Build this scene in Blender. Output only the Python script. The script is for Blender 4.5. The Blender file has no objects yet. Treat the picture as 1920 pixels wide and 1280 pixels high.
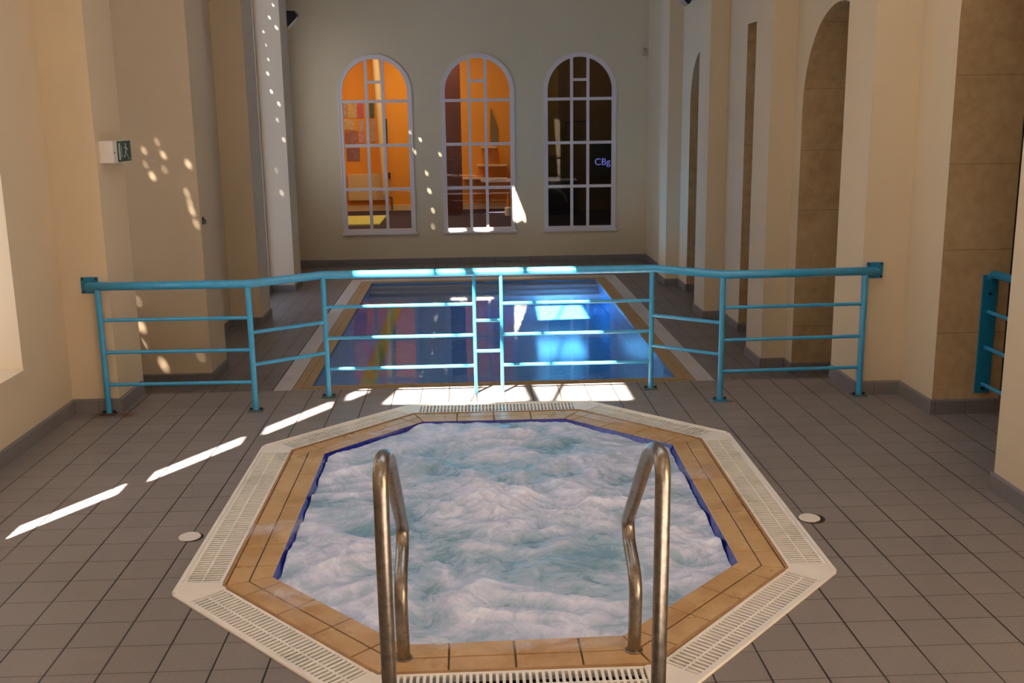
import bpy, math, random
from mathutils import Vector, Matrix, noise
from mathutils.geometry import tessellate_polygon
random.seed(7)
SC = bpy.context.scene
COL = SC.collection
V = Vector
PI = math.pi

# ------------------------------------------------------------------ helpers
class MB:
    def __init__(s): s.v = []; s.f = []; s.mi = []; s.sm = []
    def add(s, verts, faces, mi=0, smooth=False):
        b = len(s.v); s.v += [tuple(p) for p in verts]
        for f in faces: s.f.append([b + i for i in f]); s.mi.append(mi); s.sm.append(smooth)
    def box(s, x0, x1, y0, y1, z0, z1, mi=0, mat=None):
        p = [V((x, y, z)) for z in (z0, z1) for y in (y0, y1) for x in (x0, x1)]
        if mat: p = [mat @ q for q in p]
        s.add(p, [(0, 2, 3, 1), (4, 5, 7, 6), (0, 1, 5, 4), (2, 6, 7, 3), (0, 4, 6, 2), (1, 3, 7, 5)], mi)
    def bbox(s, x0, x1, y0, y1, z0, z1, b=.004, mi=0, mat=None):
        # box with bevelled top edges
        lo = [V((x, y, z0)) for x, y in ((x0, y0), (x1, y0), (x1, y1), (x0, y1))]
        md = [V((q.x, q.y, z1 - b)) for q in lo]
        tp = [V((x, y, z1)) for x, y in ((x0 + b, y0 + b), (x1 - b, y0 + b), (x1 - b, y1 - b), (x0 + b, y1 - b))]
        s.rings([lo, md, tp], mi, mat)
    def rings(s, rs, mi=0, mat=None, caps=True, smooth=False):
        n = len(rs[0]); p = [V(q) for r in rs for q in r]
        if mat: p = [mat @ q for q in p]
        f = []
        for k in range(len(rs) - 1):
            for i in range(n):
                j = (i + 1) % n
                f.append((k * n + i, k * n + j, (k + 1) * n + j, (k + 1) * n + i))
        s.add(p, f, mi, smooth)
        if caps:
            s.add(p[:n], [tuple(reversed(range(n)))], mi); s.add(p[-n:], [tuple(range(n))], mi)
    def prism(s, poly, z0, z1, b=0, mi=0):
        # poly: ccw list of (x,y); bevel b on top
        lo = [V((x, y, z0)) for x, y in poly]
        if b:
            c = V((sum(p[0] for p in poly) / len(poly), sum(p[1] for p in poly) / len(poly), 0))
            ins = inset(poly, b)
            s.rings([lo, [V((x, y, z1 - b)) for x, y in poly], [V((x, y, z1)) for x, y in ins]], mi)
        else:
            s.rings([lo, [V((x, y, z1)) for x, y in poly]], mi)
    def tube(s, pts, r, n=16, mi=0, cap=True, closed=False):
        pts = [V(p) for p in pts]; rs = []
        t0 = (pts[1] - pts[0]).normalized()
        a = V((0, 0, 1)) if abs(t0.z) < .9 else V((1, 0, 0))
        u = t0.cross(a).normalized()
        for i, p in enumerate(pts):
            if i == 0: t = (pts[1] - p).normalized(); k = 1
            elif i == len(pts) - 1: t = (p - pts[i - 1]).normalized(); k = 1
            else:
                d1 = (p - pts[i - 1]).normalized(); d2 = (pts[i + 1] - p).normalized(); t = (d1 + d2).normalized(); k = 1 / max(.5, d1.dot(t))
            u = (u - t * u.dot(t)).normalized(); w = t.cross(u)
            rr = r[i] if isinstance(r, (list, tuple)) else r
            rs.append([p + (u * math.cos(q * 2 * PI / n) + w * math.sin(q * 2 * PI / n)) * rr * (k if k < 1.2 else 1.1) for q in range(n)])
        s.rings(rs, mi, caps=False, smooth=True)
        if cap:
            s.add(rs[0], [tuple(reversed(range(n)))], mi); s.add(rs[-1], [tuple(range(n))], mi)
    def disc(s, c, r, h, n=32, b=.003, mi=0, mat=None):
        c = V(c); R = lambda q, z: [c + V((math.cos(i * 2 * PI / n) * q, math.sin(i * 2 * PI / n) * q, z)) for i in range(n)]
        s.rings([R(r, 0), R(r, h - b), R(r - b, h)], mi, mat)
    def build(s, name, mats, parent=None):
        me = bpy.data.meshes.new(name); me.from_pydata(s.v, [], s.f)
        if not isinstance(mats, (list, tuple)): mats = [mats]
        for m in mats: me.materials.append(m)
        for p, mi, sm in zip(me.polygons, s.mi, s.sm): p.material_index = mi; p.use_smooth = sm
        me.validate(); me.update()
        o = bpy.data.objects.new(name, me); COL.objects.link(o)
        if parent: o.parent = parent
        return o

def inset(poly, b):
    n = len(poly); out = []
    for i in range(n):
        p0 = V(poly[i - 1]).to_2d(); p1 = V(poly[i]).to_2d(); p2 = V(poly[(i + 1) % n]).to_2d()
        d1 = (p1 - p0).normalized(); d2 = (p2 - p1).normalized()
        n1 = V((-d1.y, d1.x)); n2 = V((-d2.y, d2.x)); m = (n1 + n2)
        m = m / max(.3, m.dot(n1)) if m.length > 1e-6 else n1
        q = p1 + m * b; out.append((q.x, q.y))
    return out

def tag(o, label=None, cat=None, group=None, kind=None):
    if label: o['label'] = label
    if cat: o['category'] = cat
    if group: o['group'] = group
    if kind: o['kind'] = kind
    return o
def empty(name, loc=(0, 0, 0), label=None, cat=None, group=None, kind=None):
    o = bpy.data.objects.new(name, None); COL.objects.link(o); o.location = loc; o.empty_display_size = .1
    return tag(o, label, cat, group, kind)
def under(parent, *objs):
    # keep world-space meshes in place when the parent empty is offset
    for o in objs: o.parent = parent; o.location = -V(parent.location)

# ------------------------------------------------------------------ materials
def mat(name):
    m = bpy.data.materials.new(name); m.use_nodes = True
    nt = m.node_tree; b = nt.nodes['Principled BSDF']
    return m, nt, b
def nd(nt, t, **k):
    n = nt.nodes.new(t)
    for a, v in k.items():
        if hasattr(n, a): setattr(n, a, v)
    return n
def setin(n, **k):
    for a, v in k.items(): n.inputs[a.replace('_', ' ')].default_value = v
def lk(nt, a, b): nt.links.new(a, b)
def rgba(c): return (c[0], c[1], c[2], 1)
def math_(nt, op, a, b=None, c=None):
    n = nd(nt, 'ShaderNodeMath', operation=op)
    for i, x in enumerate((a, b, c)):
        if x is None: continue
        if isinstance(x, (int, float)): n.inputs[i].default_value = x
        else: lk(nt, x, n.inputs[i])
    return n.outputs[0]
def mixc(nt, f, a, b, mode='MIX'):
    n = nd(nt, 'ShaderNodeMix', data_type='RGBA', blend_type=mode)
    for i, x in ((0, f), (6, a), (7, b)):
        if isinstance(x, (int, float)): n.inputs[i].default_value = x
        elif isinstance(x, tuple): n.inputs[i].default_value = rgba(x)
        else: lk(nt, x, n.inputs[i])
    return n.outputs[2]
def noise_(nt, vec, scale, detail=4, rough=.5, dist=0):
    n = nd(nt, 'ShaderNodeTexNoise'); n.inputs['Scale'].default_value = scale; n.inputs['Detail'].default_value = detail
    n.inputs['Roughness'].default_value = rough; n.inputs['Distortion'].default_value = dist
    if vec is not None: lk(nt, vec, n.inputs['Vector'])
    return n
def ramp(nt, x, stops):
    n = nd(nt, 'ShaderNodeValToRGB'); e = n.color_ramp.elements
    while len(e) < len(stops): e.new(.5)
    for el, (p, c) in zip(e, stops): el.position = p; el.color = rgba(c) if isinstance(c, tuple) else (c, c, c, 1)
    lk(nt, x, n.inputs[0]); return n.outputs[0]
def bump(nt, b, h, strength=.3, dist=.01):
    n = nd(nt, 'ShaderNodeBump'); n.inputs['Strength'].default_value = strength; n.inputs['Distance'].default_value = dist
    lk(nt, h, n.inputs['Height']); lk(nt, n.outputs[0], b.inputs['Normal']); return n
def pos(nt): return nd(nt, 'ShaderNodeNewGeometry').outputs['Position']

def simple(name, col, rough=.5, metal=0, emit=None, es=0, var=.06, scale=30, spec=.5, bmp=0, coat=0):
    m, nt, b = mat(name)
    p = pos(nt); n = noise_(nt, p, scale, 5)
    c = mixc(nt, n.outputs[0], tuple(x * (1 - var) for x in col), tuple(min(1, x * (1 + var)) for x in col))
    lk(nt, c, b.inputs['Base Color']); b.inputs['Roughness'].default_value = rough; b.inputs['Metallic'].default_value = metal
    b.inputs['Specular IOR Level'].default_value = spec; b.inputs['Coat Weight'].default_value = coat; b.inputs['Coat Roughness'].default_value = .3
    if bmp: bump(nt, b, n.outputs[0], bmp, .003)
    if emit: b.inputs['Emission Color'].default_value = rgba(emit); b.inputs['Emission Strength'].default_value = es
    return m

def plaster(name, col, marks=.0):
    m, nt, b = mat(name); p = pos(nt)
    n1 = noise_(nt, p, 1.1, 5, .6); n2 = noise_(nt, p, 90, 4, .6)
    c = mixc(nt, n1.outputs[0], tuple(x * .95 for x in col), tuple(min(1, x * 1.05) for x in col))
    lk(nt, c, b.inputs['Base Color']); b.inputs['Roughness'].default_value = .75; b.inputs['Specular IOR Level'].default_value = .25
    bump(nt, b, n2.outputs[0], .22, .003)
    return m
CREAM = (.69, .555, .375)
M_wall = plaster('cream_plaster', CREAM)
M_wallL = plaster('cream_plaster_left', (.70, .55, .37))
M_back = plaster('cream_plaster_back', (.65, .535, .36))

def stone(name):
    m, nt, b = mat(name); p = pos(nt); sx = nd(nt, 'ShaderNodeSeparateXYZ'); lk(nt, p, sx.inputs[0])
    n1 = noise_(nt, p, 2.2, 8, .65, .6); n2 = noise_(nt, p, 14, 6, .6)
    c = ramp(nt, n1.outputs[0], [(.3, (.43, .26, .11)), (.5, (.56, .37, .18)), (.72, (.66, .47, .26))])
    c = mixc(nt, .35, c, ramp(nt, n2.outputs[0], [(.35, (.44, .28, .13)), (.65, (.68, .48, .27))]))
    fz = math_(nt, 'FRACT', math_(nt, 'MULTIPLY', sx.outputs[2], 1 / .54))
    line = math_(nt, 'LESS_THAN', fz, .012)
    c = mixc(nt, math_(nt, 'MULTIPLY', line, .5), c, (.2, .12, .05))
    lk(nt, c, b.inputs['Base Color']); b.inputs['Roughness'].default_value = .42
    return m
M_stone = stone('brown_stone_lining')

def tiles(name, sx_, sy_, ox, oy, c0, c1, grout, gw=.006, rough=.45, dots=True, stain=None):
    m, nt, b = mat(name); p = pos(nt); s = nd(nt, 'ShaderNodeSeparateXYZ'); lk(nt, p, s.inputs[0])
    ux = math_(nt, 'DIVIDE', math_(nt, 'SUBTRACT', s.outputs[0], ox), sx_); uy = math_(nt, 'DIVIDE', math_(nt, 'SUBTRACT', s.outputs[1], oy), sy_)
    fx = math_(nt, 'FRACT', ux); fy = math_(nt, 'FRACT', uy)
    def edge(f, sz):
        d = math_(nt, 'MINIMUM', f, math_(nt, 'SUBTRACT', 1.0, f)); return math_(nt, 'MULTIPLY', d, sz)
    e1 = edge(fx, sx_); e2 = edge(fy, sy_)
    wx = noise_(nt, p, 1.7, 2); gx = math_(nt, 'MULTIPLY', math_(nt, 'ADD', wx.outputs[0], .3), gw * .78)
    mx = math_(nt, 'LESS_THAN', e1, gx); my = math_(nt, 'LESS_THAN', e2, math_(nt, 'MULTIPLY', gx, .62))
    g = math_(nt, 'MAXIMUM', mx, math_(nt, 'MULTIPLY', my, .75))
    cell = nd(nt, 'ShaderNodeCombineXYZ'); lk(nt, math_(nt, 'FLOOR', ux), cell.inputs[0]); lk(nt, math_(nt, 'FLOOR', uy), cell.inputs[1])
    wn = nd(nt, 'ShaderNodeTexWhiteNoise'); lk(nt, cell.outputs[0], wn.inputs['Vector'])
    n1 = noise_(nt, p, 1.3, 6, .6)
    f = math_(nt, 'ADD', math_(nt, 'MULTIPLY', wn.outputs['Value'], .25), math_(nt, 'MULTIPLY', n1.outputs[0], .75))
    c = mixc(nt, f, c0, c1)
    if dots:
        vx = math_(nt, 'FRACT', math_(nt, 'MULTIPLY', s.outputs[0], 1 / .0333)); vy = math_(nt, 'FRACT', math_(nt, 'MULTIPLY', s.outputs[1], 1 / .0333))
        dx = math_(nt, 'SUBTRACT', vx, .5); dy = math_(nt, 'SUBTRACT', vy, .5)
        d2 = math_(nt, 'ADD', math_(nt, 'MULTIPLY', dx, dx), math_(nt, 'MULTIPLY', dy, dy)); dt = math_(nt, 'LESS_THAN', d2, .045)
        c = mixc(nt, math_(nt, 'MULTIPLY', dt, .10), c, tuple(x * .45 for x in c0))
    if stain:
        for (x, y, r) in stain:
            vm = nd(nt, 'ShaderNodeVectorMath', operation='DISTANCE'); lk(nt, p, vm.inputs[0]); vm.inputs[1].default_value = (x, y, 0)
            ns = noise_(nt, p, 9, 5, .7); dd = math_(nt, 'ADD', vm.outputs['Value'], math_(nt, 'MULTIPLY', ns.outputs[0], r * .8))
            k = nd(nt, 'ShaderNodeMapRange'); lk(nt, dd, k.inputs[0]); k.inputs[1].default_value = r * .6; k.inputs[2].default_value = r * 1.3; k.inputs[3].default_value = .75; k.inputs[4].default_value = 0
            c = mixc(nt, k.outputs[0], c, (.13, .045, .015))
    c = mixc(nt, g, c, grout)
    lk(nt, c, b.inputs['Base Color'])
    n3 = noise_(nt, p, 3, 4); r = nd(nt, 'ShaderNodeMapRange'); lk(nt, n3.outputs[0], r.inputs[0]); r.inputs[3].default_value = rough - .1; r.inputs[4].default_value = rough + .12
    lk(nt, r.outputs[0], b.inputs['Roughness']); b.inputs['Specular IOR Level'].default_value = .4
    h = math_(nt, 'SUBTRACT', 1.0, g); bump(nt, b, h, .35, .003)
    return m
TX0, TY0, TS = -1.368, 4.464, .1998
M_floor = tiles('grey_floor_tiles', TS, TS, TX0, TY0, (.20, .168, .152), (.285, .243, .225), (.028, .02, .017), stain=[(-2.50, 6.93, .14), (-2.36, 6.9, .10), (1.78, 6.88, .06)])
M_floorlow = tiles('grey_pool_deck_tiles', TS, TS, TX0, TY0, (.17, .14, .13), (.235, .20, .19), (.05, .04, .035), dots=False)
M_skirt = tiles('grey_skirting_tiles', TS, TS, TX0, TY0, (.19, .165, .155), (.24, .21, .20), (.11, .09, .08), dots=False, gw=.003)
M_ceil = simple('white_ceiling', (.7, .66, .58), .8)

def tan_tiles(name='tan_coping_tiles'):
    m, nt, b = mat(name); p = pos(nt)
    n1 = noise_(nt, p, 3.5, 6, .65); n2 = noise_(nt, p, 45, 4)
    c = ramp(nt, n1.outputs[0], [(.32, (.47, .245, .085)), (.52, (.60, .37, .165)), (.72, (.70, .47, .24))])
    c = mixc(nt, math_(nt, 'MULTIPLY', n2.outputs[0], .3), c, (.45, .25, .09))
    lk(nt, c, b.inputs['Base Color'])
    r = nd(nt, 'ShaderNodeMapRange'); lk(nt, noise_(nt, p, 5, 3).outputs[0], r.inputs[0]); r.inputs[1].default_value = .35; r.inputs[2].default_value = .65; r.inputs[3].default_value = .26; r.inputs[4].default_value = .46
    lk(nt, r.outputs[0], b.inputs['Roughness']); bump(nt, b, n2.outputs[0], .15, .002)
    return m
M_tan = tan_tiles()
M_tanpool = simple('brown_tan_pool_tiles', (.42, .27, .12), .55, var=.12, scale=4)
M_grout = simple('dark_brown_grout', (.10, .05, .022), .8)
M_rust = simple('orange_sealant', (.42, .22, .08), .6, var=.4, scale=14)
def mosaic(name, c0, c1, sz, grout=(.05, .06, .14)):
    m, nt, b = mat(name); p = pos(nt)
    s = nd(nt, 'ShaderNodeSeparateXYZ'); lk(nt, p, s.inputs[0]); gs = []
    for i in range(3):
        f = math_(nt, 'FRACT', math_(nt, 'ADD', math_(nt, 'MULTIPLY', s.outputs[i], 1 / sz), .03 if i == 2 else 0)); gs.append(math_(nt, 'LESS_THAN', f, .08))
    sc = nd(nt, 'ShaderNodeVectorMath', operation='SCALE'); lk(nt, p, sc.inputs[0]); sc.inputs['Scale'].default_value = 1 / sz
    fl = nd(nt, 'ShaderNodeVectorMath', operation='FLOOR'); lk(nt, sc.outputs[0], fl.inputs[0])
    wn = nd(nt, 'ShaderNodeTexWhiteNoise'); lk(nt, fl.outputs[0], wn.inputs['Vector'])
    c = mixc(nt, wn.outputs['Value'], c0, c1)
    g = math_(nt, 'MAXIMUM', gs[0], gs[1]); c = mixc(nt, math_(nt, 'MULTIPLY', g, .6), c, grout)
    lk(nt, c, b.inputs['Base Color']); b.inputs['Roughness'].default_value = .15
    return m
M_mosaic = mosaic('cobalt_mosaic', (.012, .02, .22), (.03, .045, .42), .025)
M_spabasin = simple('pale_blue_spa_tiles', (.25, .5, .6), .3)
def water_spa():
    m, nt, b = mat('churning_foam_water'); p = pos(nt)
    w1 = noise_(nt, p, 1.5, 3, .5)
    vm = nd(nt, 'ShaderNodeVectorMath', operation='SUBTRACT'); lk(nt, w1.outputs['Color'], vm.inputs[0]); vm.inputs[1].default_value = (.5, .5, .5)
    sc = nd(nt, 'ShaderNodeVectorMath', operation='SCALE'); lk(nt, vm.outputs[0], sc.inputs[0]); sc.inputs['Scale'].default_value = 1.3
    ad = nd(nt, 'ShaderNodeVectorMath', operation='ADD'); lk(nt, p, ad.inputs[0]); lk(nt, sc.outputs[0], ad.inputs[1])
    mp = nd(nt, 'ShaderNodeMapping'); lk(nt, ad.outputs[0], mp.inputs[0]); mp.inputs['Scale'].default_value = (1, 1.5, 1)
    n1 = noise_(nt, mp.outputs[0], 3.6, 9, .60, .5)
    n2 = noise_(nt, mp.outputs[0], 13, 8, .68, .8)
    at = nd(nt, 'ShaderNodeAttribute', attribute_name='foam')
    f = math_(nt, 'ADD', math_(nt, 'MULTIPLY', n1.outputs[0], .52), math_(nt, 'MULTIPLY', n2.outputs[0], .42))
    f = math_(nt, 'ADD', f, math_(nt, 'MULTIPLY', math_(nt, 'SUBTRACT', at.outputs['Fac'], .5), .5))
    c = ramp(nt, f, [(.30, (.21, .36, .46)), (.40, (.34, .47, .57)), (.48, (.46, .55, .67)), (.58, (.68, .70, .84)), (.72, (.87, .90, 1.0))])
    c = mixc(nt, math_(nt, 'MULTIPLY', math_(nt, 'MAXIMUM', math_(nt, 'SUBTRACT', .5, at.outputs['Fac']), 0), .0), c, (.1, .2, .5))
    lk(nt, c, b.inputs['Base Color'])
    r = ramp(nt, f, [(.34, .16), (.55, .6)]); lk(nt, r, b.inputs['Roughness'])
    b.inputs['IOR'].default_value = 1.33
    h = math_(nt, 'ADD', math_(nt, 'MULTIPLY', n1.outputs[0], .7), math_(nt, 'MULTIPLY', n2.outputs[0], .5)); bump(nt, b, h, .22, .015)
    return m
M_spawater = water_spa()
def clear_water(name, tint, wave=.0035, scale=6, rough=.0, ior=1.33):
    # surface: fresnel mirror over tinted straight transmission so that sunlight reaches the bottom
    m, nt, b = mat(name); nt.nodes.remove(b); p = pos(nt); out = nt.nodes['Material Output']
    gl = nd(nt, 'ShaderNodeBsdfGlossy'); gl.inputs['Roughness'].default_value = rough; gl.inputs['Color'].default_value = (1, 1, 1, 1)
    tr = nd(nt, 'ShaderNodeBsdfTransparent'); tr.inputs['Color'].default_value = rgba(tint)
    fr = nd(nt, 'ShaderNodeFresnel'); fr.inputs['IOR'].default_value = ior
    mx = nd(nt, 'ShaderNodeMixShader')
    n1 = noise_(nt, p, scale, 3); bp = nd(nt, 'ShaderNodeBump'); bp.inputs['Strength'].default_value = .25; bp.inputs['Distance'].default_value = wave
    lk(nt, n1.outputs[0], bp.inputs['Height']); lk(nt, bp.outputs[0], gl.inputs['Normal']); lk(nt, bp.outputs[0], fr.inputs['Normal'])
    lk(nt, fr.outputs[0], mx.inputs[0]); lk(nt, tr.outputs[0], mx.inputs[1]); lk(nt, gl.outputs[0], mx.inputs[2]); lk(nt, mx.outputs[0], out.inputs[0])
    return m
M_poolwater = clear_water('still_pool_water', (.62, .86, 1.0), ior=1.25)
M_glass = clear_water('window_glass', (.93, .95, .93), wave=.0, scale=1)
M_bluish = clear_water('bluish_filter_glass', (.55, .62, .78), wave=.0, scale=1)  # tint chosen to cool and weaken the light on the far pilaster
M_tinted = clear_water('light_dimming_glass', (.22, .20, .19), wave=.0, scale=1)  # tint chosen to dim the light entering the first pool bay
M_poolblue = mosaic('pool_blue_tiles', (.17, .47, .84), (.22, .54, .90), .1, (.14, .42, .78))
M_poolstep = simple('grey_pool_step_tiles', (.45, .42, .47), .4)
M_yellow = simple('yellow_lane_tiles', (.75, .62, .06), .35)
M_white = simple('white_plastic', (.86, .78, .68), .45, var=.1, scale=8)
def grating_mat():
    m, nt, b = mat('white_grating_plastic'); p = pos(nt)
    n = noise_(nt, p, 1.6, 6, .7); n2 = noise_(nt, p, 25, 4)
    f = ramp(nt, n.outputs[0], [(.52, 0.0), (.70, 1.0)])
    c = mixc(nt, math_(nt, 'MULTIPLY', f, math_(nt, 'MULTIPLY', n2.outputs[0], 1.1)), (.90, .83, .74), (.36, .34, .22))
    lk(nt, c, b.inputs['Base Color']); b.inputs['Roughness'].default_value = .4
    return m
M_grate = grating_mat()
M_channel = simple('algae_stained_channel', (.045, .036, .02), .5, var=.5, scale=6)
M_marble = simple('pale_overflow_slabs', (.60, .55, .54), .4, var=.12, scale=3)
def steel():
    m, nt, b = mat('brushed_stainless_steel'); p = pos(nt)
    n = noise_(nt, p, 40, 6, .7); c = ramp(nt, n.outputs[0], [(.35, (.24, .205, .17)), (.62, (.37, .32, .27))])
    lk(nt, c, b.inputs['Base Color']); b.inputs['Metallic'].default_value = 1
    r = nd(nt, 'ShaderNodeMapRange'); lk(nt, n.outputs[0], r.inputs[0]); r.inputs[3].default_value = .24; r.inputs[4].default_value = .40; lk(nt, r.outputs[0], b.inputs['Roughness'])
    return m
M_steel = steel()
M_teal = simple('turquoise_paint', (.035, .34, .60), .35, coat=.7, var=.18, scale=22)
M_tealdark = simple('weathered_turquoise_paint', (.012, .20, .36), .4, var=.3, scale=40)
M_foot = simple('rusty_painted_steel', (.09, .11, .09), .6, var=.6, scale=30)
M_rustplate = simple('rusted_steel', (.10, .035, .015), .8, var=.6, scale=30)
M_bolt = simple('black_bolt', (.012, .01, .01), .4)
M_black = simple('black_metal', (.012, .01, .015), .4)
M_lens = simple('floodlight_lens', (.45, .38, .35), .2)
M_ivory = simple('ivory_plastic', (.78, .70, .62), .4)
M_signgreen = simple('dark_green_sign', (.012, .05, .035), .4)
M_signwhite = simple('sign_white', (.6, .66, .62), .4)
M_frame = simple('white_painted_wood', (.70, .62, .60), .45, var=.04)
M_orange = plaster('orange_room_plaster', (.85, .34, .035))
M_brownroom = plaster('dark_room_plaster', (.16, .085, .03))
M_navy = simple('navy_carpet', (.035, .022, .045), .9)
M_maroon = simple('maroon_column_paint', (.10, .025, .022), .4)
M_mat = simple('yellow_green_mat', (.62, .60, .16), .8)
M_radiator = simple('beige_radiator_enamel', (.78, .56, .28), .4)
M_dark = simple('unlit_passage_black', (.02, .017, .015), .9)  # near-black colour stands in for the shade of the unlit passage
M_leaf = simple('green_leaf', (.10, .22, .03), .6)

# ------------------------------------------------------------------ camera
H = 1.94; p_, y_, r_ = .212, .040, .014
cp, sp, cy, sy, cr, sr = math.cos(p_), math.sin(p_), math.cos(y_), math.sin(y_), math.cos(r_), math.sin(r_)
fwd = V((sy * cp, cy * cp, -sp)); rt = V((cy, -sy, 0)); dn = fwd.cross(rt)
R2 = cr * rt + sr * dn; D2 = -sr * rt + cr * dn
cam = bpy.data.cameras.new('camera'); co = bpy.data.objects.new('camera', cam); COL.objects.link(co)
mw = Matrix(((R2.x, -D2.x, -fwd.x, 0), (R2.y, -D2.y, -fwd.y, 0), (R2.z, -D2.z, -fwd.z, H), (0, 0, 0, 1)))
co.matrix_world = mw; cam.sensor_width = 36; cam.lens = 36 * 1941 / 1920; cam.clip_end = 200; cam.clip_start = .05
SC.camera = co

# ------------------------------------------------------------------ generic plane wall with holes
SX, SY = .43, .75            # horizontal travel of the sunlight per metre of fall
ZC = 4.7                     # roof height
LOW = -.45                   # level of the pool deck
YE = 7.46                    # step edge
def plate(mb, outer, holes, f, t, mi=0, mih=None):
    """outer, holes: 2D polygons; f(u,v,d)->3D, thickness t"""
    polys = [outer] + holes
    tri = tessellate_polygon([[V((a, b, 0)) for a, b in pl] for pl in polys])
    flat = [q for pl in polys for q in pl]
    fr = [f(a, b, 0) for a, b in flat]; bk = [f(a, b, t) for a, b in flat]
    mb.add(fr, [tuple(x) for x in tri], mi); mb.add(bk, [tuple(reversed(x)) for x in tri], mi)
    for k, pl in enumerate(polys):
        n = len(pl); a = [f(u, v, 0) for u, v in pl]; c = [f(u, v, t) for u, v in pl]
        mb.add(a + c, [(i, (i + 1) % n, n + (i + 1) % n, n + i) for i in range(n)], mi if (k == 0 or mih is None) else mih)
def arch(c, hw, z0, zs, n=20, r=None):
    r = r or hw
    return [(c - hw, z0), (c + hw, z0)] + [(c + hw * math.cos(PI * i / n), zs + r * math.sin(PI * i / n)) for i in range(n + 1)]
def rect(a, b, c, d): return [(a, c), (b, c), (b, d), (a, d)]

# ---- left wall
XL1, XL2, XL0 = -2.74, -2.87, -3.22
wl = empty('wall_left', (0, 0, 0), kind='structure')
slit = [(1.13, 1.95), (2.16, 3.05), (3.27, 4.10), (4.30, 4.62)]
m = MB()   # thin panel holding the tall slit window
plate(m, rect(-4.0, 4.45, 0, ZC), [rect(3.88, 4.08, a, b) for a, b in slit], lambda y, z, d: V((XL1 - d, y, z)), .02)
plate(m, rect(4.45, 7.0, 0, ZC), [arch(5.6, .67, .474, 2.1)], lambda y, z, d: V((XL1 - d, y, z)), .42)
plate(m, rect(7.0, 9.56, LOW - .02, ZC), [rect(7.75, 9.45, .35, 4.2)], lambda y, z, d: V((XL0 - d, y, z)), .03)
plate(m, rect(10.1, 17.5, LOW - .02, ZC), [rect(10.25, 10.95, .75, 3.4), rect(13.15, 14.80, -.3, 4.5), rect(15.6, 16.9, .8, 3.2)],
      lambda y, z, d: V((XL2 - d, y, z)), .04)  # tall middle opening is shaped to brighten the far pilaster
o = m.build('wall_panel', M_wallL, wl)
m = MB(); m.add([V((XL0 - .015, y, z)) for y, z in rect(7.75, 9.45, .35, 4.2)], [(0, 1, 2, 3)]); tag(m.build('window_4', M_tinted), kind='structure')  # unseen pane added to dim the light and dapples on the second pilaster
m = MB(); m.add([V((XL2 - .02, y, z)) for y, z in rect(13.15, 14.80, -.3, 4.5)], [(0, 1, 2, 3)]); tag(m.build('window_5', M_bluish), kind='structure')  # unseen pane added to filter the light on the far pilaster
m = MB(); m.box(XL1 - .42, XL1 + .012, 4.94, 6.268, .46, .482, 0); m.build('window_sill', M_wallL, wl)
PL = [(XL0, -2.425, 6.985, 7.52, 0), (XL0, -2.435, 9.54, 10.14, 1), (XL2, -2.515, 12.33, 12.95, 2), (XL2, -2.52, 14.85, 15.45, 3)]
for x0, x1, y0, y1, k in PL:
    m = MB(); m.box(x0 - .02, x1, y0, y1, LOW - .02, ZC); m.build('pilaster', M_wallL, wl)
# ---- right wall
XR = 3.01
wr = empty('wall_right', (0, 0, 0), kind='structure')
m = MB()
plate(m, rect(-4.0, 17.5, LOW - .02, ZC),
      [arch(5.73, .71, -.03, 2.5), arch(8.545, .845, LOW - .012, 1.98), rect(10.30, 11.34, LOW - .012, 2.885), arch(13.49, .67, LOW - .012, 2.1)],
      lambda y, z, d: V((XR + d, y, z)), .45, 0, 1)
m.build('wall_panel', [M_wall, M_stone], wr)
PR = [(2.714, 4.43, 5.035), (2.70, 6.965, 7.48), (2.785, 9.62, 10.17), (2.795, 12.13, 12.68), (2.815, 14.70, 15.25)]
for x0, y0, y1 in PR:
    m = MB(); m.box(x0, XR + .02, y0, y1, LOW - .02, ZC); m.build('pilaster', M_wall, wr)
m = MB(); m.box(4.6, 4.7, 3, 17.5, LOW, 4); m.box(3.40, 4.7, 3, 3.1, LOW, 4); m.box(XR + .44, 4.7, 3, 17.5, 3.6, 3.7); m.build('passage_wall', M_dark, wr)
# ---- back wall with three arched openings
WX = [(-1.495, .583), (.185, .583), (1.878, .583)]
wb = MB()
plate(wb, rect(XL2 - .1, XR + .1, LOW - .02, ZC), [arch(c, h, .10, 2.385) for c, h in WX], lambda x, z, d: V((x, 17.5 + d, z)), .16)
tag(wb.build('wall_back', M_back), kind='structure')
# ---- front wall behind the camera
m = MB(); plate(m, rect(XL1 - .1, XR + .1, 0, ZC), [rect(-1.9, -.9, 1.2, 3.4)], lambda x, z, d: V((x, -4.0 - d, z)), .1)
tag(m.build('wall_front', M_wall), kind='structure')

# ---- skirtings
def skirt(name, path, z0f, hgt=.1, side=1):
    mb = MB(); t = .014
    for (a, b, zb) in path:
        a = V(a + (0,)); b = V(b + (0,)); d = (b - a).normalized(); n = V((-d.y, d.x, 0)) * side
        a2 = a - d * 0; b2 = b + d * 0
        L = (b - a).length; M = Matrix(((d.x, n.x, 0, a.x), (d.y, n.y, 0, a.y), (0, 0, 1, zb), (0, 0, 0, 1)))
        prof = [(0, 0), (t, 0), (t, hgt - .012), (t - .006, hgt - .002), (0, hgt)]
        e = t * .999
        mb.rings([[M @ V((-e, q[0], q[1])) for q in prof], [M @ V((L + e, q[0], q[1])) for q in prof]])
    return tag(mb.build(name, M_skirt), kind='structure')
path = [((XL1, -4), (XL1, 6.985), 0), ((XL1, 6.985), (-2.425, 6.985), 0), ((-2.425, 6.985), (-2.425, YE), 0)]
ys = 7.52; prev = XL2
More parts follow.
